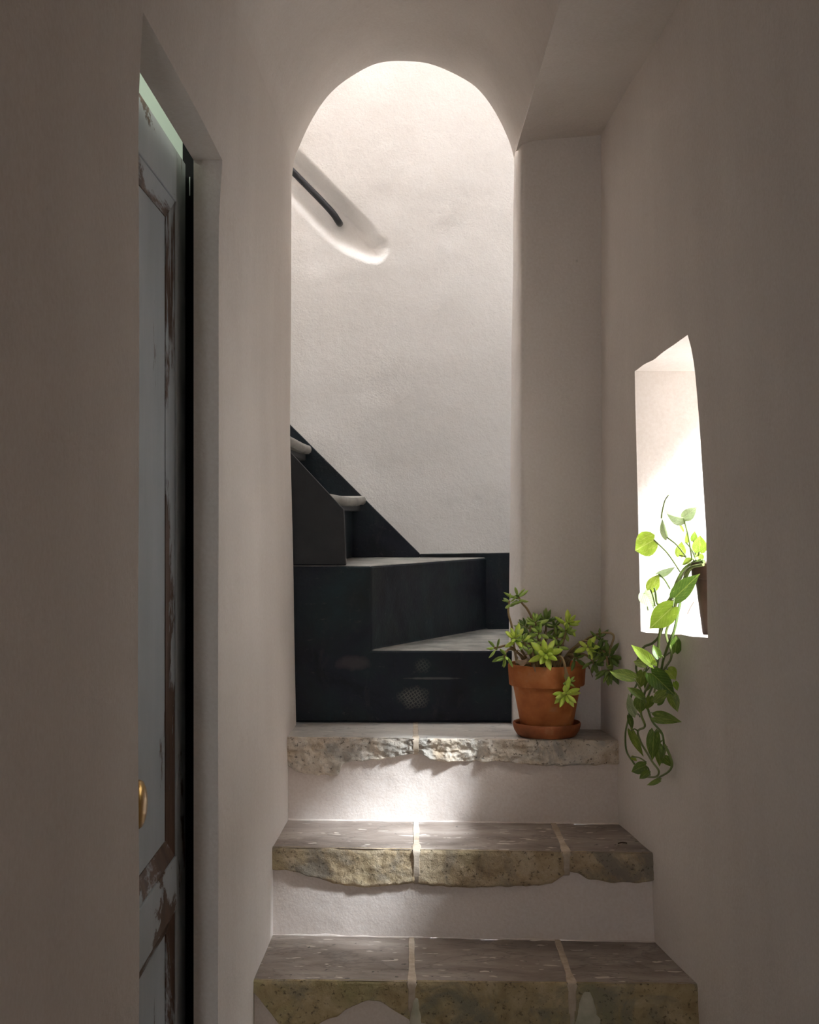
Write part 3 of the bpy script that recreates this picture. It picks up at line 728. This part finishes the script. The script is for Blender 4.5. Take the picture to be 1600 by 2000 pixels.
ROS = [  # px, py, depth, axis, leaves, leaf length, tone, stem path (px, py, d)
    (1012, 1163, 3.30, (0.1, -0.3, 1), 9, 0.025, 'n', [(1036, 1238, 3.31), (1040, 1212, 3.31), (1030, 1190, 3.31), (1019, 1177, 3.30)], (25, 110)),
    (995, 1173, 3.27, (-0.3, -0.4, 1), 6, 0.021, 'n', [(1004, 1262, 3.27), (1000, 1225, 3.27), (993, 1196, 3.27)], (45, 105)),
    (1046, 1214, 3.25, (-0.1, -0.6, 1), 11, 0.023, 'n', [(1055, 1285, 3.28), (1052, 1250, 3.26)], (30, 100)),
    (1067, 1210, 3.34, (0.2, -0.5, 1), 12, 0.027, 'd', [(1065, 1280, 3.33), (1066, 1240, 3.34)], (30, 95)),
    (1026, 1222, 3.33, (-0.5, -0.4, 0.8), 11, 0.023, 'd', [(1045, 1285, 3.32), (1035, 1250, 3.33)], (30, 100)),
    (1112, 1216, 3.30, (0.4, -0.6, 0.8), 11, 0.028, 'b', [(1085, 1285, 3.31), (1098, 1250, 3.31)], (30, 95)),
    (1106, 1232, 3.26, (0.1, -0.9, 0.3), 9, 0.019, 'n', [(1092, 1288, 3.28), (1100, 1255, 3.27)], (30, 95)),
    (1006, 1246, 3.23, (-0.2, -0.8, 0.7), 11, 0.027, 'b', [(1030, 1290, 3.27), (1016, 1265, 3.24)], (25, 95)),
    (1022, 1250, 3.225, (0.3, -0.8, 0.5), 10, 0.022, 'n', [(1040, 1290, 3.27), (1030, 1268, 3.24)], (30, 100)),
    (986, 1286, 3.22, (-0.5, -0.6, -0.8), 8, 0.025, 'n', [(1025, 1288, 3.26), (1000, 1268, 3.24), (988, 1274, 3.225)], (25, 85)),
    (964, 1266, 3.23, (-0.9, -0.2, 0.2), 6, 0.020, 'n', [(1020, 1285, 3.27), (995, 1262, 3.25), (975, 1264, 3.235)], (30, 95)),
    (1067, 1277, 3.205, (0.0, -1, 0.25), 13, 0.031, 'b', [(1062, 1300, 3.27), (1064, 1285, 3.235)], (30, 92)),
    (1150, 1264, 3.21, (0.1, -1, 0.3), 9, 0.026, 'b', [(1100, 1290, 3.28), (1125, 1262, 3.25), (1142, 1262, 3.225)], (35, 95)),
    (1172, 1272, 3.215, (0.4, -0.7, 0.4), 11, 0.027, 'd', [(1105, 1288, 3.28), (1135, 1254, 3.26), (1162, 1258, 3.23)], (30, 100)),
    (1192, 1284, 3.20, (0.3, -0.8, -0.3), 13, 0.027, 'd', [(1108, 1285, 3.29), (1150, 1246, 3.27), (1186, 1236, 3.24), (1199, 1243, 3.22), (1192, 1268, 3.205)], (25, 95)),
    (1190, 1316, 3.185, (-0.05, -0.6, -0.8), 12, 0.029, 'd', [(1110, 1288, 3.28), (1150, 1262, 3.25), (1180, 1272, 3.21), (1188, 1300, 3.19)], (20, 85)),
    (1173, 1243, 3.24, (0.0, -0.4, 1), 6, 0.022, 'd', [(1115, 1285, 3.29), (1150, 1255, 3.26)], (25, 90)),
    (1106, 1357, 3.195, (0.0, -1, -0.15), 13, 0.028, 'b', [(1085, 1290, 3.24), (1096, 1283, 3.205), (1103, 1298, 3.195), (1106, 1325, 3.198), (1106, 1345, 3.203)], (35, 100)),
    (1113, 1331, 3.203, (0.4, -0.8, 0.4), 8, 0.015, 'n', [(1085, 1292, 3.24), (1098, 1288, 3.21), (1106, 1310, 3.20)], (40, 100)),
    (1088, 1243, 3.30, (0.0, -0.7, 0.6), 9, 0.021, 'd', [(1080, 1290, 3.31), (1085, 1262, 3.30)], (30, 95)),
    (1052, 1236, 3.235, (-0.3, -0.8, 0.3), 8, 0.020, 'n', [(1060, 1290, 3.27), (1056, 1258, 3.25)], (30, 95)),
    (1128, 1287, 3.22, (0.5, -0.8, 0.0), 8, 0.021, 'd', [(1098, 1292, 3.27), (1114, 1278, 3.24)], (30, 95)),
    (1040, 1262, 3.24, (-0.2, -0.9, 0.5), 8, 0.020, 'n', [(1050, 1292, 3.27), (1045, 1275, 3.25)], (30, 95)),
    (1084, 1222, 3.33, (0.1, -0.6, 0.9), 9, 0.023, 'd', [(1078, 1285, 3.32), (1082, 1250, 3.33)], (30, 95)),
    (1034, 1240, 3.29, (-0.3, -0.7, 0.6), 8, 0.021, 'd', [(1044, 1288, 3.29), (1038, 1262, 3.29)], (30, 95)),
    (1092, 1262, 3.25, (0.2, -0.9, 0.3), 7, 0.018, 'n', [(1088, 1290, 3.27), (1090, 1276, 3.26)], (30, 95)),
    (1160, 1297, 3.21, (0.2, -0.8, -0.4), 9, 0.022, 'd', [(1105, 1290, 3.27), (1135, 1278, 3.24), (1152, 1284, 3.22)], (30, 95)),
]
SOILZ = B.z + 0.140
for px, py, d, ax, n, ln, key, path, spr in ROS:
    c = P(px, py, d)
    pts = [P(*q) for q in path]
    r0_ = Vector((lerp(PC.x, pts[0].x, 0.85), min(max(pts[0].y, PC.y - 0.06), PC.y + 0.06), SOILZ - 0.004))
    pts = curve_pts([r0_] + pts + [c], 5)
    m = MB(); m.tube(pts, lambda t_: 0.0033 - 0.0010 * t_, 7)
    st = m.build('stem', M_stem, plant, smooth=True)
    rosette(st, c, Vector(ax), n, ln, key, spr)
# dry fallen leaves over the rim
for k, (px, py, d, px2, py2, d2) in enumerate([(1008, 1272, 3.225, 1036, 1284, 3.235), (1006, 1296, 3.225, 1040, 1294, 3.23), (1012, 1290, 3.22, 1004, 1274, 3.23), (1040, 1300, 3.222, 1046, 1312, 3.212), (1148, 1300, 3.22, 1158, 1324, 3.215), (1070, 1250, 3.27, 1062, 1236, 3.27), (1100, 1290, 3.24, 1128, 1284, 3.25), (1030, 1262, 3.25, 1044, 1246, 3.25), (1090, 1278, 3.27, 1102, 1262, 3.27)]):
    a, b = P(px, py, d), P(px2, py2, d2); m = MB(); rows = []
    w = 0.006 + 0.003 * rnd.random()
    for i in range(7):
        q = i / 6; p = a.lerp(b, q); ww = w * math.sin(math.pi * (0.12 + 0.83 * q)); tw = 0.8 * nz(q * 2, k, 1) + k
        sd = Vector((0.1, math.cos(tw), math.sin(tw)))
        rows.append([p + sd * ww * u + Vector((0, -0.004 * abs(u), 0.003 * abs(u))) + Vector((0, 0, 0.003 * math.sin(q * 9 + k))) for u in (-1, -0.4, 0.4, 1)])
    m.grid([[tuple(v) for v in r] for r in rows])
    m.build('dry_leaf', M_dry, plant, smooth=True)

# ------------------------------------------------------------------ trailing pothos on the window sill
POT2 = Vector((0.606, 2.735, CZ - 0.236))
poth = empty('trailing_pothos', POT2)
tag(poth, 'trailing pothos in a brown pot on the window sill, vines hanging down the wall', 'potted plant')
m = MB()
m.lathe([(0.0, 0), (0.044, 0), (0.046, 0.003), (0.060, 0.108), (0.066, 0.109), (0.068, 0.136), (0.066, 0.139), (0.062, 0.138), (0.060, 0.125), (0.0, 0.122)], POT2 + Vector((0, 0, 0.001)), 40)
m.build('pot', M_potb, poth, smooth=50)
m = MB(); m.lathe([(0.0, 0.128), (0.03, 0.129), (0.0595, 0.127)], POT2, 30, 0, 0.003); m.build('soil', M_soil, poth, smooth=True)
def W(px, py, off):
    """the point seen at (px, py) that hangs `off` metres in front of the right wall"""
    d = 2.8
    for _ in range(30):
        z = (1000 - py) * d / F
        d += 0.5 * ((XR(d, z) - off) * F / (px - 800) - d)
    return P(px, py, d)
def heart_leaf(name, fold, curl, wav):
    rows = []
    ts = [0.0, 0.06, 0.16, 0.30, 0.45, 0.60, 0.75, 0.88, 1.0]
    hw = [0.16, 0.33, 0.44, 0.50, 0.48, 0.40, 0.27, 0.12, 0.003]
    back = [-0.09, -0.07, -0.04, -0.02, 0, 0, 0, 0, 0]
    for t_, w, bk in zip(ts, hw, back):
        r = []
        for u in (-1, -0.72, -0.36, 0, 0.36, 0.72, 1):
            x = t_ + bk * abs(u) ** 1.5 * 1.2
            if t_ == 0 and u == 0: x = 0.03
            r.append((x, u * w, fold * abs(u) * w - curl * t_ * t_ + wav * math.sin(u * 3 + t_ * 5) * 0.5))
        rows.append(r)
    mb = MB(); mb.grid(rows)
    # thin solid blade
    me = bpy.data.meshes.new(name); me.from_pydata(mb.v, [], mb.f)
    bm = bmesh.new(); bm.from_mesh(me); bmesh.ops.remove_doubles(bm, verts=bm.verts, dist=1e-4); bmesh.ops.recalc_face_normals(bm, faces=bm.faces); bm.to_mesh(me); bm.free()
    me.polygons.foreach_set('use_smooth', [True] * len(me.polygons)); return me
HL = {}
for key, mt in (('g', M_poth), ('y', M_pothb), ('p', M_pothp)):
    HL[key] = []
    for fold, curl, wav in ((0.25, 0.18, 0.03), (0.45, 0.28, -0.03), (0.12, 0.10, 0.05), (0.9, 0.2, 0.02)):
        me = heart_leaf('pothos_leaf', fold, curl, wav); me.materials.append(mt); HL[key].append(me)
VINES = [
    [(1375, 1096, -0.045), (1348, 1104, -0.035), (1331, 1126, -0.02), (1312, 1168, 0.0), (1299, 1202, 0.015), (1290, 1238, 0.025), (1275, 1256, 0.03), (1256, 1266, 0.035), (1243, 1300, 0.03), (1246, 1330, 0.03), (1233, 1360, 0.03), (1229, 1397, 0.03), (1222, 1431, 0.025), (1224, 1467, 0.02), (1239, 1492, 0.02)],
    [(1376, 1099, -0.045), (1350, 1110, -0.03), (1337, 1140, -0.015), (1326, 1190, 0.005), (1317, 1232, 0.02), (1306, 1259, 0.03), (1296, 1288, 0.03), (1291, 1310, 0.03), (1275, 1340, 0.035), (1262, 1372, 0.03), (1266, 1386, 0.03), (1275, 1410, 0.025), (1293, 1432, 0.02), (1297, 1460, 0.015), (1294, 1490, 0.015)],
    [(1374, 1103, -0.04), (1346, 1112, -0.025), (1330, 1150, -0.01), (1316, 1195, 0.01), (1302, 1232, 0.025), (1303, 1250, 0.028), (1311, 1270, 0.022), (1310, 1288, 0.022), (1297, 1308, 0.025), (1284, 1330, 0.03), (1278, 1352, 0.03)],
    [(1372, 1100, -0.045), (1344, 1106, -0.03), (1322, 1142, -0.005), (1308, 1180, 0.012), (1293, 1215, 0.03), (1287, 1250, 0.035), (1285, 1290, 0.035), (1278, 1320, 0.04), (1262, 1345, 0.04), (1252, 1390, 0.035), (1260, 1418, 0.03), (1246, 1428, 0.03), (1252, 1450, 0.025), (1265, 1472, 0.02), (1275, 1489, 0.02), (1287, 1506, 0.02), (1281, 1517, 0.02), (1258, 1517, 0.022)],
    [(1298, 1455, 0.018), (1306, 1470, 0.018), (1313, 1492, 0.018), (1306, 1507, 0.018), (1284, 1520, 0.02)],
    [(1371, 1094, -0.05), (1355, 1098, -0.04), (1336, 1112, -0.02), (1322, 1136, -0.005), (1314, 1158, 0.0), (1303, 1176, 0.008), (1285, 1180, 0.012), (1281, 1160, 0.015), (1278, 1148, 0.018)],
]
for k, v in enumerate(VINES):
    m = MB(); m.tube(curve_pts([W(*q) for q in v], 6), lambda t_: 0.0030 - 0.0010 * t_, 7); m.build('vine', M_vine, poth, smooth=True)
LEAVES = [ # base px,py, tip px,py, width px, tone, variant, off, normal jitter (x,z), petiole root px,py (or None), tip depth shift
    (1336, 1011, 1295, 999, 30, 'p', 3, -0.02, (0.1, -0.9), (1352, 1094), 0.0),
    (1336, 1011, 1361, 992, 24, 'p', 1, -0.02, (-0.5, -0.5), None, 0.01),
    (1304, 1051, 1292, 1012, 16, 'p', 3, -0.005, (-0.9, 0.0), (1340, 1087), 0.0),
    (1279, 1054, 1236, 1077, 50, 'y', 0, 0.03, (0.1, 0.2), (1329, 1117), -0.005),
    (1286, 1122, 1318, 1110, 16, 'p', 1, 0.005, (0.0, -0.4), (1309, 1150), 0.0),
    (1270, 1152, 1287, 1122, 26, 'y', 2, 0.02, (0.0, 0.2), (1280, 1184), 0.0),
    (1258, 1157, 1277, 1188, 34, 'p', 2, 0.01, (0.2, 0.1), (1266, 1192), 0.0),
    (1316, 1184, 1266, 1230, 46, 'y', 0, 0.045, (0.1, 0.3), (1316, 1168), -0.01),
    (1318, 1168, 1364, 1122, 36, 'g', 0, 0.02, (-0.1, 0.3), (1312, 1172), -0.005),
    (1366, 1078, 1368, 1046, 30, 'y', 0, -0.045, (0.0, 0.3), (1362, 1094), 0.0),
    (1328, 1086, 1332, 1058, 22, 'y', 2, -0.025, (0.1, 0.3), (1346, 1096), 0.0),
    (1350, 1094, 1330, 1102, 14, 'y', 1, -0.03, (0.0, 0.5), (1356, 1098), 0.0),
    (1354, 1056, 1358, 1038, 14, 'y', 1, -0.04, (0.2, 0.2), (1359, 1092), 0.0),
    (1340, 1060, 1343, 1036, 9, 'y', 3, -0.035, (0.3, 0.2), (1360, 1094), 0.0),
    (1334, 1038, 1325, 1020, 6, 'y', 3, -0.03, (0.3, 0.2), None, 0.0),
    (1368, 1094, 1362, 1078, 18, 'y', 1, -0.05, (0.0, 0.3), None, 0.0),
    (1319, 1274, 1322, 1240, 26, 'g', 2, 0.012, (0.3, 0.1), (1300, 1281), 0.0),
    (1276, 1300, 1233, 1256, 24, 'y', 1, 0.055, (0.3, 0.2), (1262, 1312), -0.01),
    (1264, 1299, 1236, 1290, 20, 'g', 0, 0.045, (0.0, 0.4), (1262, 1310), 0.0),
    (1287, 1285, 1276, 1258, 17, 'g', 1, 0.05, (0.1, 0.1), (1296, 1284), 0.0),
    (1239, 1326, 1189, 1308, 28, 'g', 0, 0.055, (0.1, 0.5), (1256, 1358), 0.0),
    (1256, 1312, 1248, 1346, 24, 'g', 2, 0.035, (-0.3, 0.1), (1262, 1306), 0.0),
    (1272, 1314, 1318, 1356, 40, 'g', 0, 0.055, (0.0, 0.3), (1284, 1322), 0.0),
    (1304, 1308, 1320, 1326, 28, 'y', 0, 0.02, (0.1, 0.2), (1297, 1306), 0.0),
    (1318, 1332, 1324, 1349, 12, 'y', 1, 0.018, (0.1, 0.2), None, 0.0),
    (1256, 1364, 1224, 1339, 18, 'g', 1, 0.06, (0.2, 0.4), (1262, 1372), 0.0),
    (1243, 1396, 1226, 1354, 20, 'p', 3, 0.028, (-0.8, 0.2), (1250, 1400), 0.0),
    (1252, 1362, 1250, 1394, 28, 'g', 2, 0.045, (-0.2, 0.1), (1260, 1370), 0.0),
    (1302, 1354, 1270, 1372, 24, 'g', 1, 0.045, (0.0, 0.4), (1278, 1340), 0.0),
    (1310, 1354, 1325, 1390, 24, 'g', 0, 0.025, (0.2, 0.2), (1296, 1346), 0.0),
    (1278, 1400, 1328, 1408, 26, 'g', 1, 0.045, (0.0, 0.3), (1270, 1392), 0.0),
    (1278, 1428, 1274, 1486, 28, 'g', 0, 0.035, (-0.2, 0.1), (1293, 1434), 0.0),
    (1232, 1426, 1257, 1478, 16, 'g', 3, 0.045, (-0.2, 0.1), (1246, 1428), 0.0),
    (1286, 1455, 1290, 1498, 20, 'g', 1, 0.025, (0.2, 0.0), (1297, 1446), 0.0),
    (1296, 1480, 1314, 1496, 18, 'g', 1, 0.02, (0.1, 0.3), (1303, 1458), 0.0),
    (1262, 1495, 1231, 1508, 24, 'g', 0, 0.035, (0.0, 0.3), (1270, 1514), 0.0),
    (1268, 1506, 1247, 1523, 14, 'g', 1, 0.04, (0.2, 0.4), (1268, 1516), 0.0),
    (1290, 1524, 1263, 1533, 14, 'g', 2, 0.03, (0.0, 0.8), (1284, 1519), 0.0),
    (1234, 1478, 1244, 1486, 9, 'y', 2, 0.03, (0.0, 0.3), (1262, 1488), 0.0),
    (1228, 1398, 1236, 1426, 12, 'g', 3, 0.03, (0.2, 0.1), None, 0.0),
    (1268, 1330, 1262, 1352, 16, 'g', 2, 0.03, (0.2, 0.1), None, 0.0),
    (1270, 1360, 1264, 1388, 20, 'g', 1, 0.03, (0.2, 0.1), None, 0.0),
    (1284, 1374, 1300, 1362, 14, 'g', 2, 0.03, (0.2, 0.3), None, 0.0),
    (1306, 1180, 1324, 1176, 14, 'g', 1, 0.0, (0.2, 0.3), None, 0.0),
]
for bx, by, tx, ty, wpx, key, var, off, (jx_, jz_), root, td in LEAVES:
    a = W(bx, by, off); b = W(tx, ty, off); b.y = lerp(b.y, a.y, 0.75); b = P(tx, ty, b.y + td)
    nrm = Vector((jx_ - 0.1, -1, jz_)).normalized()
    d = b - a; L_ = d.length; w = wpx * a.y / F
    lf = place_leaf(HL[key][var], poth, a, d, nrm, L_, w)
    if root:
        r_ = W(root[0], root[1], max(-0.05, off - 0.012)); mid = a.lerp(r_, 0.5) + Vector((0, -0.004, 0.004))
        m = MB(); m.tube(curve_pts([r_, mid, a + d * 0.03], 5), 0.0015, 6); m.build('petiole', M_vine, poth, smooth=True)
# growing tip above the curled leaf
m = MB(); m.tube(curve_pts([W(1292, 1012, -0.005), W(1294, 998, -0.005), W(1299, 978, -0.005), W(1306, 967, -0.005)], 5), lambda t_: 0.0017 - 0.0004 * t_, 6); m.build('shoot', M_vine, poth, smooth=True)
m = MB(); m.tube(curve_pts([W(1355, 1176, 0.0), W(1348, 1188, 0.0), W(1343, 1199, 0.0)], 4), 0.0007, 5); m.build('aerial_root', M_stem, poth, smooth=True)

# ------------------------------------------------------------------ a fallen leaf on the second step
c = P(1216, 1643, 3.04); c.z = CZ + TZ[2] + 0.0012
m = MB(); rows = []
for i in range(7):
    q = i / 6; w = 0.0042 * math.sin(math.pi * (0.08 + 0.86 * q))
    rows.append([(c.x + (q - 0.5) * 0.020, c.y + u * w + 0.003 * (q - 0.5), c.z + 0.0022 * u * u + 0.0015 * math.sin(q * 3.1)) for u in (-1, -0.5, 0, 0.5, 1)])
m.grid(rows)
o = m.build('fallen_leaf', M_dead, smooth=True); tag(o, 'tiny dark dry leaf lying on the middle stone step by the wall', 'leaf')
